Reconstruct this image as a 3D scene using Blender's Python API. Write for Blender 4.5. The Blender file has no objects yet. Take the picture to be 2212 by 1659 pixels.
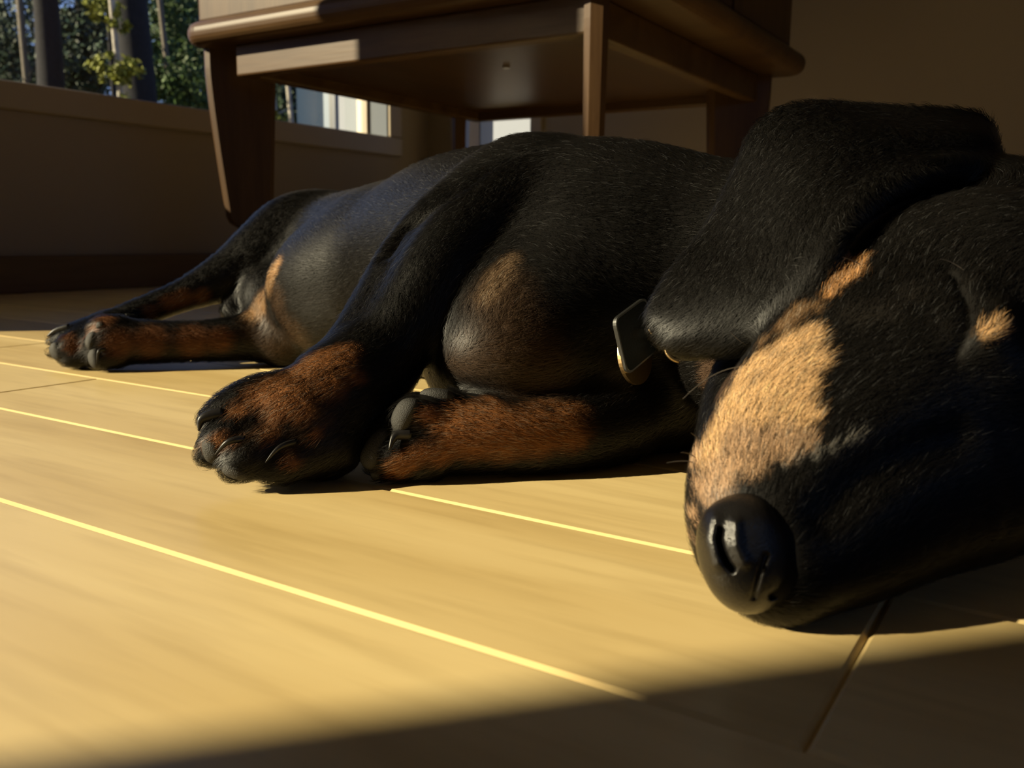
import bpy, bmesh, math, random
import numpy as np
from mathutils import Vector, Matrix
from mathutils.bvhtree import BVHTree

random.seed(7); rng = np.random.default_rng(7)
S = 0.11                       # one unit of the layout (the camera's height above the floor) in metres
# ------------------------------------------------------------------ camera
FPX, CX, CY = 1930.0, 1106.0, 829.5
def _ray(u, v): return np.array([u-CX, -(v-CY), -FPX])
_Y = _ray(-1975, 469); _Y /= np.linalg.norm(_Y)
_X = _ray(2351, 518.5); _X /= np.linalg.norm(_X)
_Z = np.cross(_X, _Y); _Z /= np.linalg.norm(_Z)
_X = np.cross(_Y, _Z)
ROT = np.stack([_X, _Y, _Z])   # camera axes -> world axes (planks run along Y, window wall along X)
sc = bpy.context.scene
cd = bpy.data.cameras.new('camera'); cam = bpy.data.objects.new('camera', cd); sc.collection.objects.link(cam)
cd.sensor_width = 4.8; cd.lens = 4.8*FPX/2212
cam.matrix_world = Matrix.Translation((0, 0, S)) @ Matrix(ROT.tolist()).to_4x4()
cd.clip_start = 0.01; cd.clip_end = 300
cd.dof.use_dof = True; cd.dof.focus_distance = 3.65*S; cd.dof.aperture_fstop = 2.4
sc.camera = cam
# ------------------------------------------------------------------ light
SUN = Vector((-0.75, 0.66, 0.43)).normalized()      # towards the sun
ld = bpy.data.lights.new('sun', 'SUN'); ld.energy = 22; ld.angle = math.radians(0.53); ld.color = (1.0, 0.83, 0.56)
lo = bpy.data.objects.new('sun', ld); sc.collection.objects.link(lo)
lo.rotation_euler = SUN.to_track_quat('Z', 'Y').to_euler(); lo.location = (-3, 4, 3)
w = bpy.data.worlds.new('world'); sc.world = w; w.use_nodes = True
wn = w.node_tree; bg = wn.nodes['Background']
wtc = wn.nodes.new('ShaderNodeTexCoord'); wsep = wn.nodes.new('ShaderNodeSeparateXYZ')
wramp = wn.nodes.new('ShaderNodeValToRGB')
wramp.color_ramp.elements[0].position = 0.0; wramp.color_ramp.elements[0].color = (0.22, 0.31, 0.56, 1)
wramp.color_ramp.elements[1].position = 0.6; wramp.color_ramp.elements[1].color = (0.13, 0.24, 0.54, 1)
wn.links.new(wtc.outputs['Generated'], wsep.inputs[0]); wn.links.new(wsep.outputs['Z'], wramp.inputs[0])
wn.links.new(wramp.outputs[0], bg.inputs['Color']); bg.inputs['Strength'].default_value = 1.5
sc.view_settings.view_transform = 'Standard'; sc.view_settings.look = 'None'
sc.view_settings.exposure = 0.0; sc.view_settings.gamma = 1.0
sc.view_settings.use_curve_mapping = False
sc.cycles.use_denoising = True
sc.cycles.max_bounces = 12; sc.cycles.diffuse_bounces = 8; sc.cycles.transparent_max_bounces = 16
sc.cycles.sample_clamp_indirect = 6.0

# ------------------------------------------------------------------ helpers
col = sc.collection
def tag(o, label=None, cat=None, group=None, kind=None):
    if label: o['label'] = label
    if cat: o['category'] = cat
    if group: o['group'] = group
    if kind: o['kind'] = kind
    return o
def empty(name, loc=(0, 0, 0)):
    o = bpy.data.objects.new(name, None); col.objects.link(o); o.location = loc; o.empty_display_size = 0.05
    return o
def put_under(o, parent):
    r = parent
    while r.parent: r = r.parent
    o.parent = parent
    if r == parent: o.matrix_parent_inverse = Matrix.Translation(-Vector(r.location))
def mesh_obj(name, verts, faces, mat=None, parent=None, smooth=False):
    me = bpy.data.meshes.new(name)
    me.from_pydata([tuple(map(float, v)) for v in verts], [], [tuple(f) for f in faces]); me.update()
    if smooth:
        me.polygons.foreach_set('use_smooth', [True]*len(me.polygons))
    o = bpy.data.objects.new(name, me); col.objects.link(o)
    if mat: me.materials.append(mat)
    if parent:
        put_under(o, parent)
    return o
def bm_obj(name, bm, mat=None, parent=None, smooth=False):
    me = bpy.data.meshes.new(name); bm.normal_update(); bm.to_mesh(me); bm.free()
    if smooth: me.polygons.foreach_set('use_smooth', [True]*len(me.polygons))
    o = bpy.data.objects.new(name, me); col.objects.link(o)
    if mat: me.materials.append(mat)
    if parent:
        put_under(o, parent)
    return o
def add_box(bm, lo, hi, bev=0.0, seg=2):
    """box from corner lo to corner hi in layout units"""
    lo = Vector(lo)*S; hi = Vector(hi)*S
    r = bmesh.ops.create_cube(bm, size=1.0)
    for v in r['verts']:
        v.co = Vector((lo[i] + (v.co[i]+0.5)*(hi[i]-lo[i]) for i in range(3)))
    if bev > 0:
        es = list({e for v in r['verts'] for e in v.link_edges})
        bmesh.ops.bevel(bm, geom=es, offset=bev*S, segments=seg, affect='EDGES', profile=0.5)
def box(name, lo, hi, mat, parent=None, bev=0.0, seg=2):
    bm = bmesh.new(); add_box(bm, lo, hi, bev, seg); return bm_obj(name, bm, mat, parent)
def Pu(u, v, d):
    """photo pixel + depth along the view (layout units) -> point in layout units"""
    p = ROT @ (_ray(u, v)*(d/FPX)); return np.array([p[0], p[1], p[2]+1.0])
def project(p):
    q = ROT.T @ (np.asarray(p, float)-np.array([0, 0, 1.0])); return CX+FPX*q[0]/-q[2], CY-FPX*q[1]/-q[2], -q[2]

# ------------------------------------------------------------------ materials
def new_mat(name):
    m = bpy.data.materials.new(name); m.use_nodes = True
    return m, m.node_tree.nodes, m.node_tree.links, m.node_tree.nodes['Principled BSDF']
def plain(name, c, rough=0.6, spec=0.5, metal=0.0, bump=0.0, bscale=200.0, var=0.0):
    m, n, l, b = new_mat(name)
    b.inputs['Base Color'].default_value = (*c, 1); b.inputs['Roughness'].default_value = rough
    b.inputs['Specular IOR Level'].default_value = spec; b.inputs['Metallic'].default_value = metal
    tc = n.new('ShaderNodeTexCoord'); nz = n.new('ShaderNodeTexNoise'); nz.inputs['Scale'].default_value = bscale
    nz.inputs['Detail'].default_value = 4
    l.new(tc.outputs['Object'], nz.inputs['Vector'])
    if bump:
        bp = n.new('ShaderNodeBump'); bp.inputs['Strength'].default_value = bump; bp.inputs['Distance'].default_value = 0.001
        l.new(nz.outputs['Fac'], bp.inputs['Height']); l.new(bp.outputs[0], b.inputs['Normal'])
    if var:
        mx = n.new('ShaderNodeMix'); mx.data_type = 'RGBA'
        mx.inputs['A'].default_value = (*[x*(1-var) for x in c], 1); mx.inputs['B'].default_value = (*[min(1, x*(1+var)) for x in c], 1)
        l.new(nz.outputs['Fac'], mx.inputs['Factor']); l.new(mx.outputs['Result'], b.inputs['Base Color'])
    return m
def wood(name, c1, c2, axis=1, scale=14.0, stretch=0.06, rough=0.35, plank_attr=False, spec=0.5, fine=1.0):
    m, n, l, b = new_mat(name)
    tc = n.new('ShaderNodeTexCoord'); mp = n.new('ShaderNodeMapping')
    sc3 = [1, 1, 1]; sc3[axis] = stretch; mp.inputs['Scale'].default_value = sc3
    l.new(tc.outputs['Object'], mp.inputs['Vector'])
    vec = mp.outputs['Vector']
    if plank_attr:
        at = n.new('ShaderNodeAttribute'); at.attribute_name = 'plank'
        ad = n.new('ShaderNodeVectorMath'); ad.operation = 'ADD'
        l.new(mp.outputs['Vector'], ad.inputs[0]); l.new(at.outputs['Vector'], ad.inputs[1]); vec = ad.outputs[0]
    n1 = n.new('ShaderNodeTexNoise'); n1.inputs['Scale'].default_value = scale; n1.inputs['Detail'].default_value = 6
    n1.inputs['Distortion'].default_value = 1.2; l.new(vec, n1.inputs['Vector'])
    n2 = n.new('ShaderNodeTexNoise'); n2.inputs['Scale'].default_value = scale*14; n2.inputs['Detail'].default_value = 3
    l.new(vec, n2.inputs['Vector'])
    r1 = n.new('ShaderNodeValToRGB'); e = r1.color_ramp.elements
    e[0].position = 0.32; e[0].color = (*c1, 1); e[1].position = 0.62; e[1].color = (*c2, 1)
    l.new(n1.outputs['Fac'], r1.inputs[0])
    mx = n.new('ShaderNodeMix'); mx.data_type = 'RGBA'; mx.blend_type = 'MULTIPLY'; mx.inputs['Factor'].default_value = 0.35*fine
    r2 = n.new('ShaderNodeValToRGB'); r2.color_ramp.elements[0].color = (0.55, 0.5, 0.42, 1); r2.color_ramp.elements[0].position = 0.3
    r2.color_ramp.elements[1].color = (1, 1, 1, 1); r2.color_ramp.elements[1].position = 0.55
    l.new(n2.outputs['Fac'], r2.inputs[0]); l.new(r1.outputs[0], mx.inputs['A']); l.new(r2.outputs[0], mx.inputs['B'])
    out = mx.outputs['Result']
    if plank_attr:
        sp = n.new('ShaderNodeSeparateXYZ'); l.new(at.outputs['Vector'], sp.inputs[0])
        mr = n.new('ShaderNodeMapRange'); mr.inputs['From Max'].default_value = 10; mr.inputs['To Min'].default_value = 0.42
        mr.inputs['To Max'].default_value = 0.58
        l.new(sp.outputs['X'], mr.inputs['Value'])
        hs = n.new('ShaderNodeHueSaturation'); hs.inputs['Hue'].default_value = 0.5
        mv = n.new('ShaderNodeMapRange'); mv.inputs['From Max'].default_value = 10; mv.inputs['To Min'].default_value = 0.88; mv.inputs['To Max'].default_value = 1.08
        l.new(sp.outputs['Y'], mv.inputs['Value']); l.new(mv.outputs[0], hs.inputs['Value']); l.new(out, hs.inputs['Color'])
        out = hs.outputs['Color']
    l.new(out, b.inputs['Base Color'])
    b.inputs['Roughness'].default_value = rough; b.inputs['Specular IOR Level'].default_value = spec
    bp = n.new('ShaderNodeBump'); bp.inputs['Strength'].default_value = 0.12; bp.inputs['Distance'].default_value = 0.0006
    l.new(n2.outputs['Fac'], bp.inputs['Height']); l.new(bp.outputs[0], b.inputs['Normal'])
    return m
M = {}
M['floor'] = wood('maple floor', (0.58, 0.415, 0.17), (0.76, 0.585, 0.28), axis=1, scale=9, stretch=0.10, rough=0.33, plank_attr=True, fine=0.7)
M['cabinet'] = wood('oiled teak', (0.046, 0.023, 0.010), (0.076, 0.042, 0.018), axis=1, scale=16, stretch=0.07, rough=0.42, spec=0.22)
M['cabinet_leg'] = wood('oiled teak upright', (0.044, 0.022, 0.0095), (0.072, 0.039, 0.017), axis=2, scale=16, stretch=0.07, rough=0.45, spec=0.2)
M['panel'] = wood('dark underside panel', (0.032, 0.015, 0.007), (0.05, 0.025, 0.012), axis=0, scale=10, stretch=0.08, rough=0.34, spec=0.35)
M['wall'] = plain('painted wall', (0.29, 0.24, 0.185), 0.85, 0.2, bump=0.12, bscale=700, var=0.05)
M['wall_bounce'] = plain('bounce wall paint', (0.72, 0.62, 0.46), 0.85, 0.2, bump=0.1, bscale=700, var=0.03)  # lighter tone for the unseen walls, chosen to add warm bounce light
M['ceil'] = plain('ceiling paint', (0.80, 0.74, 0.62), 0.9, 0.2, var=0.03)
M['trim'] = plain('painted trim', (0.33, 0.275, 0.205), 0.5, 0.4, var=0.04)
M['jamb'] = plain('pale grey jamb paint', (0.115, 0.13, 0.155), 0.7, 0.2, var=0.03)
M['base'] = wood('stained baseboard', (0.10, 0.055, 0.025), (0.14, 0.08, 0.04), axis=0, scale=12, stretch=0.08, rough=0.45)
M['metal'] = plain('brushed steel', (0.55, 0.55, 0.53), 0.28, 0.5, metal=1.0, bump=0.05, bscale=900)
def glass_mat():
    m = bpy.data.materials.new('window glass'); m.use_nodes = True; n = m.node_tree.nodes; l = m.node_tree.links; n.clear()
    o = n.new('ShaderNodeOutputMaterial'); mx = n.new('ShaderNodeMixShader'); t = n.new('ShaderNodeBsdfTransparent'); g = n.new('ShaderNodeBsdfGlossy')
    f = n.new('ShaderNodeFresnel'); f.inputs['IOR'].default_value = 1.25; g.inputs['Roughness'].default_value = 0.02
    t.inputs['Color'].default_value = (0.94, 0.96, 0.95, 1)
    l.new(f.outputs[0], mx.inputs[0]); l.new(t.outputs[0], mx.inputs[1]); l.new(g.outputs[0], mx.inputs[2]); l.new(mx.outputs[0], o.inputs[0])
    return m
M['glass'] = glass_mat()

# ------------------------------------------------------------------ floor: tongue and groove boards with bevelled edges, one mesh
XW0, XW1, YW0, YW1 = -32.0, 17.94, -34.0, 13.9       # inner faces of the room
WT = 1.3                                              # wall thickness
PW, X0 = 0.9245, 1.6885
def build_floor():
    V, F, A = [], [], []
    b, dp = 0.015, 0.014
    k0 = int(math.floor((XW0-X0)/PW))-1; k1 = int(math.ceil((XW1+WT-X0)/PW))+1
    for k in range(k0, k1):
        xa, xb = X0+k*PW, X0+(k+1)*PW
        cuts = {0: [0.376], 1: [5.55], 2: [-3.1], 3: [-6.0], -1: [-4.4]}.get(k)
        if cuts is None: cuts = [rng.uniform(-8, 9)]
        c = cuts[0]
        ys = [c]
        y = c
        while y < YW1+WT: y += rng.uniform(10.5, 15); ys.append(y)
        y = c
        while y > YW0-1: y -= rng.uniform(10.5, 15); ys.insert(0, y)
        for ya, yb in zip(ys[:-1], ys[1:]):
            i = len(V)
            for (dx, z) in ((0, -dp), (b, 0)):
                V += [(xa+dx, ya+dx, z), (xb-dx, ya+dx, z), (xb-dx, yb-dx, z), (xa+dx, yb-dx, z)]
            F.append((i+4, i+5, i+6, i+7))
            for j in range(4): F.append((i+j, i+(j+1) % 4, i+4+(j+1) % 4, i+4+j))
            r = (rng.uniform(0, 10), rng.uniform(0, 10), rng.uniform(0, 10))
            A += [r]*8
    o = mesh_obj('floor', np.array(V)*S, F, M['floor'])
    a = o.data.attributes.new('plank', 'FLOAT_VECTOR', 'POINT'); a.data.foreach_set('vector', np.array(A, 'f').ravel())
    tag(o, kind='structure')
build_floor()

# ------------------------------------------------------------------ walls
ZC = 23.0
SILL = 3.17
WINL = (-14.6, -1.0); WINR = (1.2, 16.43); HL, HR = 11.0, 8.3
def wall_y(name, segs):
    bm = bmesh.new()
    for (x0, x1, z0, z1) in segs: add_box(bm, (x0, YW1, z0), (x1, YW1+WT, z1))
    tag(bm_obj(name, bm, M['wall']), kind='structure')
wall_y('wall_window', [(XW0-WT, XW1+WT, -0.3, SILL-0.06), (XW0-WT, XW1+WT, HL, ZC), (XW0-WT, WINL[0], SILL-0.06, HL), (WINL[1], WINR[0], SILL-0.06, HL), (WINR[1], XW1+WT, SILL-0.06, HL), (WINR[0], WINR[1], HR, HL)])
W2 = (10.93, 12.85); S2, H2 = 3.25, 12.0
bm = bmesh.new()
for (y0, y1, z0, z1) in [(YW0-WT, W2[0], -0.3, ZC), (W2[1], YW1, -0.3, ZC), (W2[0], W2[1], -0.3, 2.2), (W2[0], W2[1], H2, ZC)]:
    add_box(bm, (XW1, y0, z0), (XW1+WT, y1, z1))
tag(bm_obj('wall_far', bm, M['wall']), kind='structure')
tag(box('wall_near', (XW0-WT, YW0-WT, -0.3), (XW0, YW1, ZC), M['wall_bounce']), kind='structure')
W4 = (-18.0, 9.0, 9.0, 18.0)
bm = bmesh.new()
for (x0, x1, z0, z1) in [(XW0-WT, XW1, -0.3, W4[2]), (XW0-WT, XW1, W4[3], ZC), (XW0-WT, W4[0], W4[2], W4[3]), (W4[1], XW1, W4[2], W4[3])]: add_box(bm, (x0, YW0-WT, z0), (x1, YW0, z1))
tag(bm_obj('wall_right', bm, M['wall_bounce']), kind='structure')
tag(box('ceiling', (XW0-WT, YW0-WT, ZC), (XW1+WT, YW1+WT, ZC+1), M['ceil']), kind='structure')
# windows with stool, casing, sash and pane
def window_y(name, x0, x1, HEAD, mull=()):
    e = empty(name, (x0*S, YW1*S, SILL*S)); tag(e, kind='structure')
    bm = bmesh.new()
    add_box(bm, (x0-0.42, YW1-0.10, SILL-0.42), (x1+0.42, YW1, SILL-0.003), 0.03)       # bottom casing / stool
    add_box(bm, (x0-0.42, YW1-0.08, SILL), (x0, YW1, HEAD+0.42), 0.03)
    add_box(bm, (x1, YW1-0.08, SILL), (x1+0.42, YW1, HEAD+0.42), 0.03)
    add_box(bm, (x0-0.42, YW1-0.08, HEAD), (x1+0.42, YW1, HEAD+0.42), 0.03)
    bm_obj('window_casing', bm, M['trim'], e)
    bm = bmesh.new()
    add_box(bm, (x1-0.03, YW1, SILL-0.05), (x1, YW1+0.55, HEAD)); add_box(bm, (x1-0.03, YW1+0.85, SILL-0.05), (x1, YW1+WT, HEAD))
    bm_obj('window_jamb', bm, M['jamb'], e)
    bm = bmesh.new(); f = 0.10; ya, yb = YW1+0.55, YW1+0.85
    add_box(bm, (x0, ya, SILL-0.055), (x1, yb, SILL-0.055+f)); add_box(bm, (x0, ya, HEAD-f), (x1, yb, HEAD))
    for xm in (x0, x1-f)+tuple(mull): add_box(bm, (xm, ya, SILL-0.055), (xm+f, yb, HEAD))
    bm_obj('window_sash', bm, M['trim'], e)
    box('window_pane', (x0+0.01, YW1+0.68, SILL-0.05), (x1-0.01, YW1+0.72, HEAD-0.01), M['glass'], e)
window_y('window_1', *WINR, HR); window_y('window_2', *WINL, HL)
e = empty('added_fill_window', (W4[0]*S, YW0*S, W4[2]*S)); tag(e, kind='structure')  # window added in the wall behind the camera to let in fill light
bm = bmesh.new()
for x in (W4[0], -9.2, -0.2, W4[1]-0.4): add_box(bm, (x, YW0-0.8, W4[2]), (x+0.4, YW0-0.4, W4[3]))
add_box(bm, (W4[0], YW0-0.8, W4[2]-0.01), (W4[1], YW0-0.4, W4[2]+0.3)); add_box(bm, (W4[0], YW0-0.8, W4[3]-0.3), (W4[1], YW0-0.4, W4[3]))
bm_obj('window_sash', bm, M['trim'], e)
box('window_pane', (W4[0], YW0-0.62, W4[2]), (W4[1], YW0-0.58, W4[3]), M['glass'], e)
e = empty('window_3', (XW1*S, W2[0]*S, S2*S)); tag(e, kind='structure')
bm = bmesh.new()
for y0, y1 in ((W2[0]-0.3, W2[0]), (W2[1], W2[1]+0.3)): add_box(bm, (XW1-0.08, y0, 2.2), (XW1, y1, H2+0.3), 0.02)
add_box(bm, (XW1-0.1, W2[0]-0.3, 1.9), (XW1, W2[1]+0.3, 2.2), 0.02)
bm_obj('window_casing', bm, M['trim'], e)
box('window_pane', (XW1+0.7, W2[0], 2.2), (XW1+0.74, W2[1], H2), M['glass'], e)
tag(box('baseboard_window', (XW0, YW1-0.13, 0.0), (XW1-0.13, YW1, 0.58), M['base'], bev=0.03), kind='structure')
tag(box('baseboard_far', (XW1-0.13, YW0, 0.0), (XW1, YW1-0.13, 0.58), M['base'], bev=0.03), kind='structure')
# ------------------------------------------------------------------ the wooden cabinet on splayed corner legs
cab = empty('side_cabinet', (12.2*S, 7.9*S, 0))
tag(cab, 'brown wooden cabinet on tapered corner legs standing behind the dog', 'cabinet')
ZA, ZB, ZT = 3.17, 3.60, 3.92
CX0, CX1, CY0, CY1 = 9.12, 15.15, 4.80, 10.52
def rounded_board(name, x0, y0, x1, y1, z0, z1, R_, e_, mat, parent):
    V = []; F = []; prof = [(e_*(1-math.cos(a)), e_*(1-math.sin(a))) for a in np.linspace(0, math.pi/2, 6)]
    loops = [(e_-b, z0+c_) for b, c_ in []]
    prof = [(e_*(1-math.sin(a)), z0+e_*(1-math.cos(a))) for a in np.linspace(0, math.pi/2, 6)]+[(e_*(1-math.cos(a)), z1-e_*(1-math.sin(a))) for a in np.linspace(0, math.pi/2, 6)]
    n_ = 0
    for ins_, z in prof:
        rr = max(R_-ins_, 0.01); loop = []
        for cx, cy, a0 in ((x1-R_, y1-R_, 0), (x0+R_, y1-R_, math.pi/2), (x0+R_, y0+R_, math.pi), (x1-R_, y0+R_, 1.5*math.pi)):
            for t in np.linspace(0, math.pi/2, 8): loop.append((cx+rr*math.cos(a0+t), cy+rr*math.sin(a0+t), z))
        n_ = len(loop); V += loop
    for i in range(len(prof)-1):
        for j in range(n_): F.append((i*n_+j, i*n_+(j+1) % n_, (i+1)*n_+(j+1) % n_, (i+1)*n_+j))
    F.append(tuple(range(n_))[::-1]); F.append(tuple((len(prof)-1)*n_+j for j in range(n_)))
    return mesh_obj(name, np.array(V)*S, F, mat, parent)
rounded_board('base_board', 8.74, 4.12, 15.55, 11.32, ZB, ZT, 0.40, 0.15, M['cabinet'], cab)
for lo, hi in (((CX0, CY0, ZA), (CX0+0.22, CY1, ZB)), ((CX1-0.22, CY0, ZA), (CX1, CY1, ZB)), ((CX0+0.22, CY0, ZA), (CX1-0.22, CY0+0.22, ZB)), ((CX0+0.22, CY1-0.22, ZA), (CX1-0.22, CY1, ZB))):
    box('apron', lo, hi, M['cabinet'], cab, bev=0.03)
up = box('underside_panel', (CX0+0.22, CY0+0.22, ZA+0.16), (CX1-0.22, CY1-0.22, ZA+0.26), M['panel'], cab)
bm = bmesh.new(); bmesh.ops.create_cone(bm, cap_ends=True, segments=16, radius1=0.05*S, radius2=0.05*S, depth=0.03*S, matrix=Matrix.Translation(Vector((11.1, 7.2, ZA+0.15))*S))
bm_obj('screw', bm, M['metal'], up)
for cx, cy, dx, dy, wd in ((CX0-0.02, 11.16, 0.82, -0.57, 1.02), (CX0-0.02, CY0-0.06, 0.88, 0.47, 0.95), (CX1+0.10, CY0-0.10, -0.7, 0.7, 1.1), (CX1+0.10, CY1+0.40, -0.85, -0.5, 1.0)):
    bm = bmesh.new(); n_ = 40; rings = []
    dvec = Vector((dx, dy, 0)).normalized(); svec = Vector((-dvec.y, dvec.x, 0))
    for i in range(n_):
        f = i/(n_-1); z = ZB*(1-f)
        out = 0.42*max(0, f-0.08)**1.25; inn = wd-0.18*f
        if wd == 1.02: st = min(1, max(0, (f-0.675)/0.05)); out += 0.24*st*st; th_ = 0
        th = 0.14*(1-0.3*f)
        c0 = Vector((cx, cy, z)); rr = []
        for (a, b) in ((out+0.06, -th), (out, -th*0.5), (out, th*0.5), (out+0.06, th), (inn-0.06, th), (inn, th*0.5), (inn, -th*0.5), (inn-0.06, -th)):
            rr.append(bm.verts.new((c0+dvec*a+svec*b)*S))
        rings.append(rr)
    for r0, r1 in zip(rings[:-1], rings[1:]):
        for j in range(8): bm.faces.new((r0[j], r0[(j+1) % 8], r1[(j+1) % 8], r1[j]))
    bm.faces.new(rings[0][::-1]); bm.faces.new(rings[-1])
    bmesh.ops.recalc_face_normals(bm, faces=bm.faces)
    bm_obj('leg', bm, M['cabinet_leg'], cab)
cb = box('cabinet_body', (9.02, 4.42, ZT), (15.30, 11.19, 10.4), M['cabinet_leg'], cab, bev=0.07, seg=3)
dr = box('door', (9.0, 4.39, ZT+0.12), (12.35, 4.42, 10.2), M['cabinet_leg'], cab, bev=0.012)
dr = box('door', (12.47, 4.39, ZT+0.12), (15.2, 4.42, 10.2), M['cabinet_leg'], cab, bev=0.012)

# ------------------------------------------------------------------ outdoors, seen through the windows
M['ground'] = plain('forest floor', (0.12, 0.10, 0.05), 0.95, 0.1, bump=0.4, bscale=20, var=0.5)
M['bark'] = plain('dark bark', (0.012, 0.012, 0.014), 0.9, 0.1, bump=0.6, bscale=60, var=0.6)
M['bark_grey'] = plain('pale bark', (0.085, 0.075, 0.062), 0.9, 0.1, bump=0.6, bscale=60, var=0.6)
M['bark_birch'] = plain('birch bark', (0.20, 0.185, 0.16), 0.8, 0.1, bump=0.3, bscale=30, var=0.7)
def leafmat(name, c):
    m, n, l, b = new_mat(name)
    oi = n.new('ShaderNodeNewGeometry'); rp = n.new('ShaderNodeValToRGB')
    rp.color_ramp.elements[0].color = (*[x*0.55 for x in c], 1); rp.color_ramp.elements[1].color = (*[min(1, x*1.5) for x in c], 1)
    l.new(oi.outputs['Random Per Island'], rp.inputs[0]); l.new(rp.outputs[0], b.inputs['Base Color'])
    b.inputs['Roughness'].default_value = 0.6; b.inputs['Specular IOR Level'].default_value = 0.2
    b.inputs['Transmission Weight'].default_value = 0.0
    return m
M['leaf_dark'] = leafmat('spruce needles', (0.012, 0.026, 0.013)); M['leaf_mid'] = leafmat('fir foliage', (0.030, 0.055, 0.014)); M['leaf_yellow'] = leafmat('yellowing leaves', (0.105, 0.115, 0.014))
tag(box('ground', (-150, YW1+WT, -6.2), (260, 330, -6.0), M['ground']), kind='structure')
def at_px(u, v, dist):
    d = ROT @ _ray(u, v); return d*(dist/np.linalg.norm(d[:2]))+np.array([0, 0, 1.0])
def tree(name, label, u0, u1, vtop, vbot, dist, wpx, bark, group='trees outside the window', blobs=(), leaf='leaf_mid', nleaf=0, lsize=0.45, height=34, at=None):
    a = at_px(u0, vtop, dist); b = at_px(u1, vbot, dist)
    s = (a[:2]-b[:2])/(a[2]-b[2]); base = b[:2]+s*(-6.0-b[2])
    if at: base = np.array(at); s = np.array([0.0, 0.0])
    e = empty(name, (base[0]*S, base[1]*S, -6*S)); tag(e, label, 'tree', group)
    r = wpx*dist/FPX*0.5; bm = bmesh.new(); rings = []
    n_ = 18
    for i in range(n_):
        f = i/(n_-1); z = -6+f*height; rr = r*(1.15-0.55*f)*(1+0.3*math.exp(-f*20)); c = base+s*(z+6)
        rr_ = [bm.verts.new(Vector((c[0]+rr*math.cos(t)*(1+0.06*math.sin(3*t+i)), c[1]+rr*math.sin(t), z))*S) for t in np.linspace(0, 2*math.pi, 13)[:-1]]
        rings.append(rr_)
    for r0, r1 in zip(rings[:-1], rings[1:]):
        for j in range(12): bm.faces.new((r0[j], r0[(j+1) % 12], r1[(j+1) % 12], r1[j]))
    bm.faces.new(rings[-1])
    # some dead side branches
    for i in range(7):
        z = rng.uniform(3, 22); c = base+s*(z+6); an = rng.uniform(0, 6.28); L_ = rng.uniform(1.5, 4.5)*max(0.5, min(1, r*2)); p = np.array([c[0], c[1], z]); q = p+np.array([math.cos(an), math.sin(an), rng.uniform(-0.2, 0.5)])*L_
        w_ = 0.05+0.1*r
        vs = [bm.verts.new(Vector(p+np.array(o)*w_)*S) for o in ((0, 0, 1), (0.8, 0.4, -0.6), (-0.8, -0.4, -0.6))]+[bm.verts.new(Vector(q)*S)]
        for f_ in ((0, 1, 3), (1, 2, 3), (2, 0, 3)): bm.faces.new([vs[j] for j in f_])
    bm_obj('trunk', bm, M[bark], e, smooth=True)
    if nleaf:
        V = []; F = []
        for (bu, bv, bd, br, share) in blobs:
            c = at_px(bu, bv, bd); R_ = br*bd/FPX; m = int(nleaf*share)
            pp = rng.normal(0, 0.5, (m, 3)); 
            # twigs: pull the leaves into sprays
            cl = rng.normal(0, 0.5, (max(3, m//40), 3)); pick = rng.integers(0, len(cl), m); pp = cl[pick]*1.0+pp*0.28
            pp = c+pp*R_*np.array([1, 1, 1.1])
            for p in pp:
                ax = rng.normal(0, 1, 3); ax /= np.linalg.norm(ax); bx = np.cross(ax, rng.normal(0, 1, 3)); bx /= np.linalg.norm(bx)
                L_ = lsize*rng.uniform(0.5, 1.2)
                i = len(V); V += [p-ax*L_/2, p+bx*L_*0.22, p+ax*L_/2, p-bx*L_*0.22]; F.append((i, i+1, i+2, i+3))
        mesh_obj('foliage', np.array(V)*S, F, M[leaf], e)
    return e
T = 'trees outside the window'
tree('tree', 'broad dark trunk, the left one of the two thick trunks outside', 98, 110, 0, 180, 62, 52, 'bark')
tree('tree', 'broadest dark trunk outside, just left of the cabinet', 280, 300, 0, 200, 55, 72, 'bark')
tree('tree', 'thin trunk with a sunlit left edge, leftmost outside', 42, 58, 0, 170, 88, 17, 'bark_grey', blobs=((15, 60, 110, 60, 0.3), (30, 150, 120, 60, 0.3), (0, 110, 100, 50, 0.4)), leaf='leaf_dark', nleaf=4200, lsize=0.6)
tree('tree', 'slim white birch with yellow leaves before the broadest trunk', 240, 260, 0, 205, 50, 12, 'bark_birch', blobs=((222, 30, 52, 34, 0.26), (255, 55, 50, 20, 0.14), (215, 138, 50, 22, 0.16), (262, 152, 49, 30, 0.44)), leaf='leaf_yellow', nleaf=2300, lsize=0.34)
tree('tree', 'slim bare trunk just behind the white birch', 232, 246, 0, 200, 74, 12, 'bark')
tree('tree', 'leafy fir between the two thick trunks outside', 168, 190, 0, 200, 84, 12, 'bark', blobs=((160, 80, 84, 60, 0.35), (165, 170, 80, 60, 0.4), (150, 20, 90, 34, 0.1), (200, 30, 90, 45, 0.15)), leaf='leaf_dark', nleaf=6500, lsize=0.6)
tree('tree', 'grey slender trunk in the bushy green right of the broadest trunk', 345, 370, 0, 220, 60, 13, 'bark_grey', blobs=((370, 50, 64, 70, 0.3), (400, 120, 64, 70, 0.35), (345, 175, 60, 55, 0.2), (420, 200, 60, 60, 0.15)), leaf='leaf_mid', nleaf=9000, lsize=0.42)
tree('tree', 'dark fir hidden in green foliage beside the cabinet edge', 385, 392, 0, 220, 92, 18, 'bark', blobs=((400, 30, 94, 70, 0.35), (380, 110, 94, 60, 0.3), (410, 190, 92, 70, 0.35)), leaf='leaf_dark', nleaf=12000, lsize=0.6)
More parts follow.
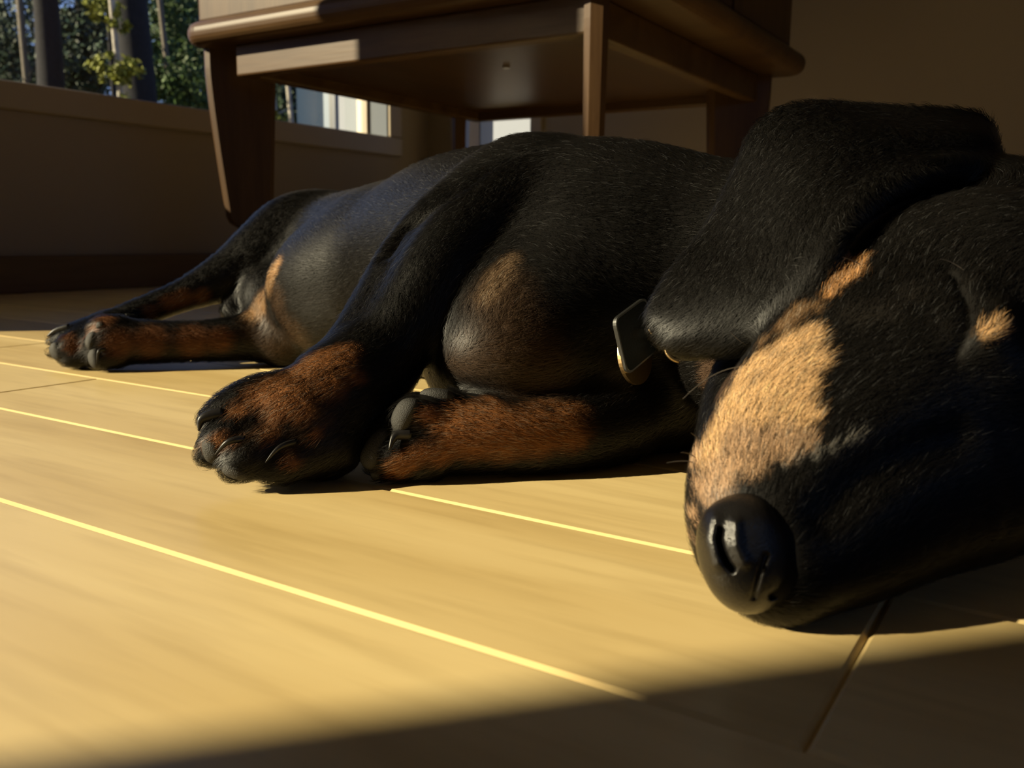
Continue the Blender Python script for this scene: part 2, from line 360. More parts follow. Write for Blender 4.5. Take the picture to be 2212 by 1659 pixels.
tree('tree', 'thin leaning trunk seen under the cabinet, left of the white siding', 586, 596, 180, 270, 52, 14, 'bark_birch', blobs=((590, 250, 50, 26, 1.0),), leaf='leaf_yellow', nleaf=700, lsize=0.3)
tree('tree', 'second pale trunk seen under the cabinet, nearer the white siding', 622, 630, 180, 270, 58, 11, 'bark_birch')
tree('tree', 'distant fir filling the gap beyond the leftmost trunks', 0, 0, 0, 180, 150, 20, 'bark', blobs=((0, 60, 150, 60, 0.25), (60, 130, 150, 60, 0.25), (20, 170, 150, 60, 0.5)), leaf='leaf_dark', nleaf=6000, lsize=1.0, height=50)
tree('tree', 'distant fir low between the thick trunks outside', 205, 212, 0, 200, 205, 20, 'bark', blobs=((200, 190, 205, 80, 0.45), (165, 150, 205, 50, 0.2), (230, 100, 205, 60, 0.35)), leaf='leaf_dark', nleaf=5000, lsize=1.3, height=50)
tree('tree', 'far bluish fir seen beneath the cabinet between pale trunks', 605, 608, 180, 270, 110, 22, 'bark', blobs=((600, 210, 110, 60, 0.5), (620, 270, 100, 50, 0.5)), leaf='leaf_dark', nleaf=9000, lsize=0.8, height=50)
tree('tree', 'thick trunk added outside beyond the left edge of the view to shade the far wall', 0, 0, 0, 180, 100, 84, 'bark', at=(-17.6, 40.0), height=60)  # unseen trunk, added to keep a sun patch off the far wall
for o in list(bpy.data.objects):
    if o.get('group') == T: del o['group']
M['siding'] = plain('shade-toned siding', (0.13, 0.145, 0.18), 0.7, 0.3, var=0.03)  # white siding; its shade is put into this dim grey-blue colour
M['batten'] = plain('grey batten', (0.045, 0.045, 0.05), 0.7, 0.3, var=0.05)
M['frame_blue'] = plain('pale blue door frame', (0.045, 0.075, 0.12), 0.5, 0.4, var=0.04)
M['frame_dark'] = plain('dark blue frame', (0.006, 0.010, 0.018), 0.4, 0.4, var=0.05)
M['wing_glass'] = plain('tinted door glass', (0.012, 0.020, 0.032), 0.08, 0.6, var=0.2, bscale=6)
hw = empty('house_wing', (26.5*S, 20*S, -6*S)); tag(hw, 'white panelled wing of the house outside, seen under the cabinet', 'building')
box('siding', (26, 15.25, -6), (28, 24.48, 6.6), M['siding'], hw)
bm = bmesh.new()
for y, w_ in ((23.76, 0.26), (22.76, 0.14), (21.2, 0.14), (19.7, 0.14)): add_box(bm, (25.93, y-w_/2, -6), (26.0, y+w_/2, 6.6))
bm_obj('batten', bm, M['batten'], hw)
box('corner_post', (25.9, 24.48, -6), (27, 24.79, 6.6), M['frame_dark'], hw)
gd = box('door_frame', (25.9, 24.79, -6), (27, 25.08, 6.6), M['frame_blue'], hw)
box('door_glass', (26, 25.08, -6), (26.2, 26.6, 6.6), M['wing_glass'], hw)
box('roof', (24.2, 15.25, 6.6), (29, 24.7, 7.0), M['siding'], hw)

# ------------------------------------------------------------------ the dog: one implicit surface, meshed by surface nets
def axis_grid(segs):
    out = [segs[0][0]]
    for a, b, h in segs:
        n = max(1, int(round((b-a)/h))); out += list(np.linspace(a, b, n+1)[1:])
    return np.array(out, 'f')
GX = axis_grid([(1.75, 3.9, 0.0165), (3.9, 7.4, 0.03)])
GY = axis_grid([(-2.6, -1.0, 0.04), (-1.0, 3.5, 0.018), (3.5, 7.2, 0.03)])
GZ = axis_grid([(-0.03, 0.6, 0.0165), (0.6, 1.75, 0.02)])
FIELD = np.full((len(GX), len(GY), len(GZ)), 0.6, 'f')
EAR = []
PRIMS = []                       # (a, b, ra, rb, flow) for the lie of the coat
def sub(lo, hi):
    i = [max(0, np.searchsorted(G, l)-1) for G, l in zip((GX, GY, GZ), lo)]
    j = [min(len(G), np.searchsorted(G, h)+1) for G, h in zip((GX, GY, GZ), hi)]
    sl = tuple(slice(a, b) for a, b in zip(i, j))
    return sl, GX[sl[0]][:, None, None], GY[sl[1]][None, :, None], GZ[sl[2]][None, None, :]
def blend(sl, d, k, carve=False):
    if d.size == 0: return
    f = FIELD[sl]
    if carve:
        h = np.maximum(k-np.abs(f+d), 0)/k
        FIELD[sl] = np.maximum(f, -d)+h*h*k*0.25
    else:
        h = np.maximum(k-np.abs(f-d), 0)/k
        FIELD[sl] = np.minimum(f, d)-h*h*k*0.25
def cone(a, b, ra, rb, k=0.08, carve=False, flat=None):
    a = np.array(a, 'f'); b = np.array(b, 'f'); m = max(ra, rb)+k*1.2+0.02
    sl, x, y, z = sub(np.minimum(a, b)-m, np.maximum(a, b)+m)
    ab = b-a; L = max(float(ab@ab), 1e-9)
    t = np.clip(((x-a[0])*ab[0]+(y-a[1])*ab[1]+(z-a[2])*ab[2])/L, 0, 1)
    t = t*t*(3-2*t)*0.0+t
    d = np.sqrt((x-a[0]-t*ab[0])**2+(y-a[1]-t*ab[1])**2+(z-a[2]-t*ab[2])**2)-(ra+t*(rb-ra))
    blend(sl, d.astype('f'), k, carve)
def segs(qs, k, carve=False, flow=1):
    """one rounded limb through the points: the pieces are joined first, then blended in once"""
    P_ = np.array([p for p, r in qs]); R_ = np.array([r for p, r in qs]); m = R_.max()+k*1.2+0.02
    sl, x, y, z = sub(P_.min(0)-m, P_.max(0)+m)
    tmp = np.full(FIELD[sl].shape, 1.0, 'f')
    for (a, ra), (b, rb) in zip(qs[:-1], qs[1:]):
        a = np.array(a, 'f'); b = np.array(b, 'f'); mm = max(ra, rb)+k*1.2+0.02
        s2 = tuple(slice(max(0, np.searchsorted(G[g], min(a[i], b[i])-mm)-1), min(len(G[g]), np.searchsorted(G[g], max(a[i], b[i])+mm)+1)) for i, (G, g) in enumerate((((GX[sl[0]],), 0), ((GY[sl[1]],), 0), ((GZ[sl[2]],), 0))))
        X = GX[sl[0]][s2[0]][:, None, None]; Y = GY[sl[1]][s2[1]][None, :, None]; Z = GZ[sl[2]][s2[2]][None, None, :]
        ab = b-a; L = max(float(ab@ab), 1e-9)
        t = np.clip(((X-a[0])*ab[0]+(Y-a[1])*ab[1]+(Z-a[2])*ab[2])/L, 0, 1)
        d = np.sqrt((X-a[0]-t*ab[0])**2+(Y-a[1]-t*ab[1])**2+(Z-a[2]-t*ab[2])**2)-(ra+t*(rb-ra))
        tmp[s2] = np.minimum(tmp[s2], d)
        if not carve and flow: PRIMS.append((a, b, ra, rb) if flow > 0 else (b, a, rb, ra))
    blend(sl, tmp, k, carve)
def chain(pts, k=0.08, carve=False, flow=1):
    """pts: (u, v, depth, radius in px at that depth)"""
    segs(catmull([(Pu(u, v, d), r*d/FPX) for u, v, d, r in pts], 4), k, carve, flow)
def catmull(q, n=3):
    if len(q) < 3: return q
    P_ = [np.append(p, r) for p, r in q]; P_ = [2*P_[0]-P_[1]]+P_+[2*P_[-1]-P_[-2]]
    out = []
    for i in range(1, len(P_)-2):
        p0, p1, p2, p3 = P_[i-1:i+3]
        for j in range(n):
            t = j/n
            out.append(0.5*((2*p1)+(-p0+p2)*t+(2*p0-5*p1+4*p2-p3)*t*t+(-p0+3*p1-3*p2+p3)*t**3))
    out.append(P_[-2])
    return [(o[:3], float(o[3])) for o in out]
def ell(c, axes, k=0.08, carve=False):
    """c centre, axes = list of three vectors (direction * radius)"""
    c = np.array(c, 'f'); A = [np.array(v, 'f') for v in axes]; R = [np.linalg.norm(v) for v in A]; D = [v/r for v, r in zip(A, R)]
    m = max(R)+k*1.2+0.02
    sl, x, y, z = sub(c-m, c+m)
    x = x-c[0]; y = y-c[1]; z = z-c[2]
    q = [(x*d[0]+y*d[1]+z*d[2]) for d in D]
    k0 = np.sqrt(sum((a/r)**2 for a, r in zip(q, R))); k1 = np.sqrt(sum((a/r**2)**2 for a, r in zip(q, R)))+1e-6
    blend(sl, (k0*(k0-1)/k1).astype('f'), k, carve)
def pell(u, v, d, ru, rv, rd, ang=0.0, k=0.08, carve=False):
    """ellipsoid given in view directions: px radii across/along, depth radius in units, turned by ang degrees"""
    c = Pu(u, v, d); s = d/FPX; a = math.radians(ang)
    ex = ROT @ np.array([math.cos(a), math.sin(a), 0]); ey = ROT @ np.array([-math.sin(a), math.cos(a), 0]); ez = ROT @ np.array([0, 0, -1.0])
    ell(c, (ex*ru*s, ey*rv*s, ez*rd), k, carve)

def surf_depth(u, v, lo=1.9, hi=9.0, step=0.006):
    """depth at which the view ray through a photo pixel meets the surface built so far"""
    ds = np.arange(lo, hi, step); p = (ROT @ _ray(u, v))[None, :]*(ds/FPX)[:, None]+np.array([0, 0, 1.0])
    i = np.clip(np.searchsorted(GX, p[:, 0]), 0, len(GX)-1); j = np.clip(np.searchsorted(GY, p[:, 1]), 0, len(GY)-1); k = np.clip(np.searchsorted(GZ, p[:, 2]), 0, len(GZ)-1)
    f = FIELD[i, j, k]; f[(p[:, 0] < GX[0]) | (p[:, 0] > GX[-1]) | (p[:, 1] < GY[0]) | (p[:, 1] > GY[-1]) | (p[:, 2] < GZ[0]) | (p[:, 2] > GZ[-1])] = 1
    w_ = np.nonzero(f < 0)[0]
    return ds[w_[0]] if len(w_) else 4.0
def crease(pts, off, k):
    segs(catmull([(Pu(u, v, d+off), r*d/FPX) for u, v, r, d in [(u, v, r, surf_depth(u, v)) for u, v, r in pts]], 3), k, True)
def ridge(pts, off, k):
    segs(catmull([(Pu(u, v, d+off), r*d/FPX) for u, v, r, d in [(u, v, r, surf_depth(u, v)) for u, v, r in pts]], 3), k, False, 0)
def build_field():
    # trunk
    chain([(700, 580, 7.75, 140), (800, 580, 7.1, 168), (900, 592, 6.35, 196), (1000, 584, 5.75, 240), (1105, 584, 5.2, 262), (1215, 602, 4.75, 278), (1330, 612, 4.6, 270)], 0.25, flow=-1)
    pell(840, 600, 6.4, 215, 175, 0.6, 15, 0.2)
    pell(760, 640, 6.6, 180, 150, 0.5, -10, 0.2)
    chain([(760, 570, 8.0, 140), (690, 556, 7.8, 120), (640, 560, 7.6, 110)], 0.25, flow=0)
    # breast and shoulder
    pell(1100, 770, 4.18, 178, 160, 0.5, 0, 0.16)
    pell(1400, 870, 4.3, 150, 110, 0.4, 0, 0.12)
    pell(1180, 690, 4.3, 230, 200, 0.55, 0, 0.2)
    pell(1040, 645, 4.4, 72, 125, 0.3, -10, 0.15)
    # neck
    chain([(1330, 612, 4.55, 270), (1500, 612, 4.42, 256), (1700, 615, 4.15, 252), (1900, 620, 3.72, 278), (2080, 640, 3.4, 290)], 0.25, flow=-1)
    chain([(1620, 760, 3.75, 150), (1740, 780, 3.4, 160)], 0.15, flow=-1)
    # upper fore leg: shoulder blade, upper arm, forearm, paw
    chain([(1200, 410, 4.62, 112), (1125, 455, 4.36, 104), (1025, 515, 4.18, 96), (955, 595, 4.06, 92), (900, 675, 3.98, 84), (838, 765, 3.90, 80), (785, 835, 3.81, 80), (730, 870, 3.74, 88)], 0.05)
    chain([(1130, 395, 4.74, 92), (1040, 440, 4.56, 84), (945, 505, 4.40, 74), (875, 585, 4.25, 66), (820, 670, 4.12, 62), (762, 755, 3.98, 58), (715, 820, 3.85, 66)], 0.13, flow=0)
    chain([(790, 800, 3.85, 88), (740, 850, 3.76, 100), (690, 890, 3.7, 108), (640, 915, 3.66, 112)], 0.08)
    pell(700, 940, 3.66, 80, 90, 0.19, 0, 0.08)
    for p in ([(640, 860, 3.66, 62), (560, 862, 3.6, 50), (500, 885, 3.56, 42), (462, 905, 3.53, 30)],
              [(640, 900, 3.62, 66), (560, 915, 3.55, 56), (495, 945, 3.5, 50), (462, 972, 3.48, 36)],
              [(670, 940, 3.6, 66), (600, 955, 3.52, 56), (545, 985, 3.46, 50), (512, 1004, 3.44, 36)],
              [(720, 960, 3.6, 62), (670, 975, 3.54, 54), (620, 1000, 3.48, 42), (592, 1014, 3.46, 30)]):
        chain(p, 0.022)
    # lower fore leg
    chain([(1330, 900, 4.0, 100), (1250, 930, 3.86, 86), (1150, 938, 3.78, 84), (1060, 935, 3.74, 86), (980, 935, 3.72, 88), (915, 935, 3.7, 84)], 0.07)
    for p in ([(960, 890, 3.68, 52), (915, 892, 3.62, 44), (882, 900, 3.6, 36)],
              [(930, 930, 3.68, 56), (870, 930, 3.66, 46), (828, 948, 3.64, 38)],
              [(940, 970, 3.64, 52), (870, 985, 3.60, 42), (822, 985, 3.6, 36)],
              [(930, 1000, 3.66, 40), (860, 1012, 3.62, 30), (818, 1020, 3.6, 22)]):
        chain(p, 0.022)
    # upper hind leg
    chain([(740, 530, 7.7, 98), (660, 520, 7.45, 100), (590, 550, 7.25, 84), (520, 585, 7.1, 60), (450, 615, 6.95, 42), (390, 640, 6.85, 32), (320, 668, 6.75, 30), (250, 700, 6.65, 32), (200, 725, 6.6, 36)], 0.12)
    chain([(230, 715, 6.6, 38), (190, 742, 6.5, 42), (165, 755, 6.45, 40)], 0.05)
    for p in ([(190, 712, 6.55, 24), (150, 722, 6.5, 20), (120, 735, 6.48, 14)], [(190, 740, 6.45, 26), (145, 752, 6.4, 22), (122, 760, 6.4, 16)], [(200, 765, 6.4, 24), (160, 775, 6.38, 18)]):
        chain(p, 0.02)
    # lower hind leg
    chain([(680, 700, 7.0, 80), (600, 716, 6.8, 60), (500, 732, 6.62, 46), (400, 738, 6.52, 42), (300, 738, 6.45, 46), (250, 738, 6.42, 50)], 0.1)
    for p in ([(260, 712, 6.4, 30), (225, 705, 6.36, 24), (208, 708, 6.36, 18)], [(250, 735, 6.38, 30), (215, 738, 6.34, 26), (202, 745, 6.34, 20)], [(255, 765, 6.36, 28), (222, 772, 6.32, 24), (210, 778, 6.32, 18)]):
        chain(p, 0.02)
    # groin fold and flank
    pell(585, 655, 6.95, 62, 80, 0.22, 20, 0.10)
    chain([(640, 560, 7.05, 40), (600, 650, 6.85, 50), (570, 720, 6.75, 42)], 0.1)
    chain([(520, 640, 6.95, 22), (500, 668, 6.9, 24), (530, 690, 6.9, 24)], 0.05)
    chain([(640, 700, 6.75, 80), (620, 735, 6.7, 62)], 0.12)
    # head: muzzle, cheek, skull
    chain([(1655, 1180, 2.36, 128), (1700, 1100, 2.42, 158), (1775, 1010, 2.50, 190), (1870, 920, 2.62, 222), (1980, 830, 2.78, 262), (2110, 750, 2.98, 300), (2230, 700, 3.2, 310)], 0.14)
    chain([(1590, 1090, 2.42, 95), (1600, 1010, 2.48, 100), (1655, 910, 2.54, 110), (1740, 800, 2.62, 115), (1830, 700, 2.72, 115), (1920, 620, 2.84, 110)], 0.12)
    chain([(1700, 1200, 2.36, 120), (1820, 1150, 2.44, 150), (1950, 1080, 2.56, 170), (2120, 1000, 2.74, 200)], 0.14)
    chain([(1660, 780, 3.05, 100), (1610, 870, 2.9, 85), (1580, 960, 2.74, 72), (1575, 1030, 2.62, 62)], 0.10)
    pell(2110, 790, 2.52, 90, 60, 0.12, -35, 0.12)          # brow
    chain([(2010, 560, 2.86, 90), (2090, 560, 2.84, 110), (2180, 600, 2.84, 120)], 0.2)
    # closed eye: lids and the slit between them
    crease([(2046, 592, 8), (2068, 630, 12), (2086, 675, 14), (2088, 715, 14), (2070, 752, 12), (2046, 785, 8)], 0.006, 0.02)
    ridge([(2030, 610, 7), (2052, 655, 9), (2060, 700, 9), (2046, 745, 7)], 0.010, 0.03)
    ridge([(2092, 625, 8), (2114, 670, 10), (2114, 720, 10), (2092, 765, 7)], 0.008, 0.03)
    ridge([(2130, 735, 14), (2150, 705, 20), (2160, 670, 14)], 0.000, 0.06)
    # folds where the upper fore leg meets the ribs, and wrinkles of the breast and brow
    crease([(1175, 322, 9), (1080, 358, 15), (980, 425, 17), (890, 490, 15), (845, 550, 10)], 0.015, 0.05)
    crease([(1180, 855, 8), (1090, 850, 10), (1010, 838, 8)], 0.0, 0.03)
    crease([(1775, 1120, 10), (1860, 1040, 14), (1960, 990, 12), (2060, 950, 8)], 0.0, 0.10)
    # ear flap
    L = [(2120, 300, 3.42), (2095, 262, 3.42), (1900, 250, 3.40), (1735, 242, 3.34), (1648, 285, 3.28), (1600, 385, 3.2), (1538, 505, 3.1), (1462, 598, 3.0), (1420, 680, 2.93), (1440, 728, 2.9)]
    R = [(2128, 350, 3.3), (2110, 372, 3.12), (2020, 378, 2.98), (1940, 398, 2.88), (1862, 440, 2.80), (1806, 505, 2.74), (1778, 585, 2.68), (1715, 672, 2.68), (1600, 735, 2.76), (1490, 745, 2.86)]
    n = 60; m = 34
    def cr(P_, t):
        P_ = [np.array(p, float) for p in P_]; P_ = [2*P_[0]-P_[1]]+P_+[2*P_[-1]-P_[-2]]
        s = t*(len(P_)-3); i = min(int(s), len(P_)-4); t = s-i; p0, p1, p2, p3 = P_[i:i+4]
        return 0.5*((2*p1)+(-p0+p2)*t+(2*p0-5*p1+4*p2-p3)*t*t+(-p0+3*p1-3*p2+p3)*t**3)
    for i in range(n+1):
        t = i/n; a = cr(L, t); b = cr(R, t)
        for j in range(m+1):
            s = j/m; p = a*(1-s)+b*s
            bul = math.sin(math.pi*s)
            p[2] -= 0.07*bul*(0.4+0.6*math.sin(math.pi*min(1, t*1.1)))
            if t < 0.6: p[2] += 0.05*math.sin(3*math.pi*s)*(0.6-t)        # soft folds near the root
            q = Pu(*p); rr = 0.030+0.012*(1-t)+0.012*max(0, 1-abs(s-1)*9)
            cone(q, q+1e-4, rr, rr, 0.012)
    mid = [Pu(*(0.5*(cr(L, i/12)+cr(R, i/12)))) for i in range(13)]
    EAR.extend((mid[i], mid[i+1], 0.16, 0.16) for i in range(12))

def surface_nets():
    f = FIELD; f[:, :, 0] = np.maximum(f[:, :, 0], 0.01)
    ins = f < 0
    nx, ny, nz = f.shape
    c = ins[:-1, :-1, :-1].astype(np.int8)
    s = np.zeros((nx-1, ny-1, nz-1), np.int8)
    for dx in (0, 1):
        for dy in (0, 1):
            for dz in (0, 1): s += ins[dx:nx-1+dx, dy:ny-1+dy, dz:nz-1+dz]
    act = (s > 0) & (s < 8)
    idx = np.full(act.shape, -1, np.int32); I, J, K = np.nonzero(act); idx[I, J, K] = np.arange(len(I))
    acc = np.zeros((len(I), 3)); cnt = np.zeros(len(I))
    G = (GX, GY, GZ)
    corners = [(a, b, c_) for a in (0, 1) for b in (0, 1) for c_ in (0, 1)]
    for c0 in corners:
        for ax in range(3):
            if c0[ax]: continue
            c1 = list(c0); c1[ax] = 1
            v0 = f[I+c0[0], J+c0[1], K+c0[2]]; v1 = f[I+c1[0], J+c1[1], K+c1[2]]
            m_ = (v0 < 0) != (v1 < 0)
            t = v0/(v0-v1+1e-12)
            p = np.stack([GX[I+c0[0]], GY[J+c0[1]], GZ[K+c0[2]]], 1).astype(float); q = np.stack([GX[I+c1[0]], GY[J+c1[1]], GZ[K+c1[2]]], 1)
            acc[m_] += (p+(q-p)*t[:, None])[m_]; cnt[m_] += 1
    V = acc/cnt[:, None]
    Q = []
    for ax in range(3):
        o1, o2 = [a for a in range(3) if a != ax]
        a_ = ins
        n_ = [nx, ny, nz]
        s0 = [slice(1, n_[a]-1) for a in range(3)]; s1 = list(s0); s0[ax] = slice(0, n_[ax]-1); s1[ax] = slice(1, n_[ax])
        A0 = ins[tuple(s0)]; A1 = ins[tuple(s1)]
        E = np.nonzero(A0 != A1)
        flip = A0[E]
        off = [1, 1, 1]; off[ax] = 0
        e = [E[i]+off[i] for i in range(3)]
        def cell(d1, d2):
            c_ = [e[0].copy(), e[1].copy(), e[2].copy()]; c_[o1] = c_[o1]-d1; c_[o2] = c_[o2]-d2
            return idx[c_[0], c_[1], c_[2]]
        q = np.stack([cell(1, 1), cell(0, 1), cell(0, 0), cell(1, 0)], 1)
        if ax == 1: flip = ~flip
        q[~flip] = q[~flip][:, ::-1]
        Q.append(q)
    Q = np.concatenate(Q); Q = Q[(Q >= 0).all(1)]
    return V, Q
def build_mesh():
    build_field(); V, Q = surface_nets()
    # light laplacian relax
    n = len(V)
    e = np.concatenate([Q[:, [0, 1]], Q[:, [1, 2]], Q[:, [2, 3]], Q[:, [3, 0]]]); e = np.concatenate([e, e[:, ::-1]])
    deg = np.bincount(e[:, 0], minlength=n)
    for it in range(3):
        a = np.stack([np.bincount(e[:, 0], V[e[:, 1], c], minlength=n) for c in range(3)], 1)/np.maximum(deg, 1)[:, None]
        V = V+0.5*(a-V)
    V[:, 2] = np.maximum(V[:, 2], 0.004)
    return V, Q
import time as _t; _t0 = _t.time()
DV, DQ = build_mesh()
print('dog mesh', len(DV), len(DQ), round(_t.time()-_t0, 1), 's', FIELD.shape)
DOG0 = np.array([4.6, 2.2, 0.0])
dog = empty('dachshund', DOG0*S)
tag(dog, 'black and tan short-haired dachshund asleep on its side on the sunlit wooden floor', 'dog')

BVH = BVHTree.FromPolygons([tuple(v) for v in DV.tolist()], DQ.tolist())
CAM0 = Vector((0, 0, 1))
def hit(u, v):
    """first point of the dog's surface behind a photo pixel (layout units), and its normal"""
    d = Vector(ROT @ _ray(u, v)).normalized()
    loc, nor, i, dist = BVH.ray_cast(CAM0, d)
    if loc is None: return None, None
    if nor.dot(d) > 0: nor = -nor
    return np.array(loc), np.array(nor)
# normals
_q = DV[DQ]; _fn = np.cross(_q[:, 2]-_q[:, 0], _q[:, 3]-_q[:, 1]); _fa = np.linalg.norm(_fn, axis=1)/2
_fc = _q.mean(1)
_s0 = hit(1100, 700)
_j = np.argmin(((_fc-_s0[0])**2).sum(1))
if (_fn[_j] @ _s0[1]) < 0: DQ = DQ[:, ::-1].copy(); _fn = -_fn
_vn = np.zeros_like(DV)
for c in range(4):
    for a in range(3): _vn[:, a] += np.bincount(DQ[:, c], _fn[:, a], minlength=len(DV))
_vn /= np.linalg.norm(_vn, axis=1)[:, None]+1e-12

# --- coat pattern: black with tan points, fixed to the animal
BLACK = np.array([0.0062, 0.0055, 0.0048])
CREAM = (0.66, 0.40, 0.19); TAN = (0.52, 0.26, 0.10); RUST = (0.25, 0.098, 0.032); UMBER = (0.060, 0.034, 0.018); GREY = (0.10, 0.085, 0.07); SOOT = (0.012, 0.010, 0.008)
SPOTS = []
def spots(colr, lst, soft=0.5, amt=1.0):
    for u, v, r in lst:
        p, n_ = hit(u, v)
        if p is None: continue
        dd = project(p)[2]; SPOTS.append((p, r*dd/FPX, np.array(colr), soft, amt))
# chest and throat
spots(UMBER, [(1080, 640, 120), (1120, 740, 150), (1010, 760, 90), (1180, 820, 120), (560, 700, 60), (600, 740, 60), (600, 650, 60), (640, 720, 70)], 0.8, 0.75)
spots((0.16, 0.10, 0.055), [(1085, 590, 55), (1060, 630, 45), (1110, 560, 35)], 0.8, 0.8)
# hind quarters
spots((0.34, 0.19, 0.085), [(585, 600, 45), (570, 640, 45), (555, 670, 40), (600, 575, 32)], 0.7, 0.9)
spots(RUST, [(400, 645, 30), (370, 655, 28), (440, 640, 26), (330, 675, 24)], 0.7, 0.7)
spots((0.16, 0.06, 0.02), [(230, 690, 30), (200, 715, 26), (160, 745, 26), (420, 735, 50), (330, 735, 50), (260, 740, 45), (480, 735, 40), (150, 725, 20)], 0.7, 0.7)
# upper fore leg and paw
spots(RUST, [(700, 775, 60), (745, 765, 55), (660, 800, 50), (770, 800, 45), (720, 830, 50), (600, 835, 55), (560, 855, 45), (640, 850, 50), (520, 880, 35), (600, 880, 45), (660, 880, 45), (480, 950, 32), (690, 935, 22), (640, 990, 30), (585, 930, 36), (450, 960, 26), (520, 950, 22)], 0.7, 0.95)
spots(UMBER, [(560, 930, 60), (700, 900, 60), (740, 860, 50), (640, 950, 60)], 0.9, 0.5)
spots(SOOT, [(480, 885, 26), (445, 905, 26), (520, 865, 18), (500, 985, 22), (530, 970, 22), (560, 950, 18), (650, 980, 26), (720, 960, 50), (760, 900, 50), (690, 1000, 50), (600, 1020, 40), (780, 860, 40), (560, 905, 14), (600, 960, 16), (800, 790, 40)], 0.7, 0.9)
# lower fore leg and paw
spots(RUST, [(1240, 920, 75), (1170, 930, 80), (1100, 940, 80), (1030, 940, 75), (980, 930, 60), (960, 970, 50), (1260, 900, 50), (1200, 890, 50), (1060, 880, 45), (1000, 890, 40), (870, 1010, 40), (900, 985, 40), (930, 900, 30)], 0.6, 1.0)
spots(SOOT, [(1190, 885, 22), (1290, 910, 60), (1050, 870, 24), (890, 955, 28), (945, 945, 26), (1180, 905, 12), (1130, 870, 18), (920, 920, 20)], 0.8, 0.85)
# face
spots(TAN, [(1850, 565, 30), (1838, 590, 34), (1815, 610, 28), (1790, 635, 24)], 0.5)
spots((0.20, 0.115, 0.055), [(1720, 680, 45), (1690, 710, 40), (1760, 670, 25), (1640, 750, 30)], 0.7, 0.8)
spots(CREAM, [(1640, 790, 48), (1700, 750, 42), (1745, 730, 40), (1750, 780, 48), (1660, 850, 62), (1720, 840, 55), (1620, 900, 55), (1690, 900, 60), (1740, 900, 42), (1600, 820, 40), (1700, 795, 50), (1600, 870, 50), (1590, 900, 50), (1572, 930, 70), (1590, 870, 62), (1540, 980, 60)], 0.5)
spots((0.47, 0.29, 0.165), [(1600, 960, 62), (1680, 960, 58), (1560, 1020, 58), (1620, 1010, 48), (1535, 1070, 42), (1700, 985, 32), (1740, 960, 30), (1500, 1000, 36), (1510, 1050, 30), (1570, 1060, 24), (1500, 1120, 26), (1500, 1170, 20)], 0.5, 0.95)
spots((0.42, 0.40, 0.36), [(1720, 995, 16), (1760, 985, 18), (1800, 970, 18), (1835, 955, 18), (1860, 945, 14), (1690, 1005, 14)], 0.9, 0.55)
spots(SOOT, [(1500, 1030, 12), (1498, 1060, 14)], 0.8, 0.6)
spots((0.62, 0.36, 0.16), [(2140, 715, 36), (2165, 700, 28)], 0.8, 1.0)
spots(GREY, [(2100, 610, 20), (1840, 690, 60), (1900, 680, 60), (1960, 640, 50)], 0.9, 0.12)
spots((0.09, 0.055, 0.035), [(1540, 780, 60), (1560, 850, 60), (1530, 820, 40)], 0.7, 0.8)
def coat(P_, noise=0.0):
    C = np.tile(BLACK, (len(P_), 1)); 
    if noise: P_ = P_+rng.normal(0, noise, P_.shape)
    for p, r, c, soft, amt in SPOTS:
        m = np.abs(P_-p).max(1) < r*1.1
        if not m.any(): continue
        d = np.linalg.norm(P_[m]-p, axis=1)/r
        w_ = np.clip((1-d)/soft, 0, 1); w_ = (w_*w_*(3-2*w_)*amt)[:, None]
        C[m] = C[m]*(1-w_)+c*w_
    return C
def coat_mat(name, rough, spec, nrm=False):
    m, n, l, b = new_mat(name)
    if nrm:
        at = n.new('ShaderNodeAttribute'); at.attribute_name = 'skin_normal'; ge = n.new('ShaderNodeNewGeometry')
        mx = n.new('ShaderNodeMix'); mx.data_type = 'VECTOR'; mx.inputs['Factor'].default_value = 0.14; l.new(at.outputs['Vector'], mx.inputs['A']); l.new(ge.outputs['Normal'], mx.inputs['B'])
        nm = n.new('ShaderNodeVectorMath'); nm.operation = 'NORMALIZE'; l.new(mx.outputs['Result'], nm.inputs[0]); l.new(nm.outputs[0], b.inputs['Normal'])
    a = n.new('ShaderNodeAttribute'); a.attribute_name = 'coat'; l.new(a.outputs['Color'], b.inputs['Base Color'])
    b.inputs['Roughness'].default_value = rough; b.inputs['Specular IOR Level'].default_value = spec
    return m
M['skin'] = coat_mat('dog coat', 0.55, 0.15); M['hair'] = coat_mat('dog hair', 0.42, 0.25, True)
body = mesh_obj('body', DV*S, DQ.tolist(), M['skin'], dog, smooth=True)
ca = body.data.attributes.new('coat', 'FLOAT_COLOR', 'POINT')
ca.data.foreach_set('color', np.concatenate([coat(DV)*0.85, np.ones((len(DV), 1))], 1).astype('f').ravel())

PADS = [(948, 851, 40, 17, 0, 0.045), (872, 895, 26, 42, -28, 0.045), (808, 962, 24, 52, -28, 0.045), (811, 1028, 13, 14, 0, 0.025), (1032, 850, 34, 13, -8, 0.03),
        (455, 975, 22, 28, 20, 0.035), (505, 1020, 30, 18, -25, 0.035),
        (193, 735, 13, 20, -15, 0.04), (200, 775, 15, 22, 10, 0.04), (216, 702, 10, 9, 0, 0.03), (118, 760, 15, 20, 20, 0.035), (283, 682, 14, 6, 0, 0.02)]
CLAWS = [([(482, 893), (452, 908), (429, 931)], 25), ([(530, 948), (503, 962), (477, 984)], 15), ([(640, 954), (604, 970), (570, 995)], 13), ([(888, 938), (862, 945), (844, 976)], 24),
         ([(150, 706), (122, 714), (101, 727)], 14), ([(228, 755), (218, 762), (212, 782)], 8)]
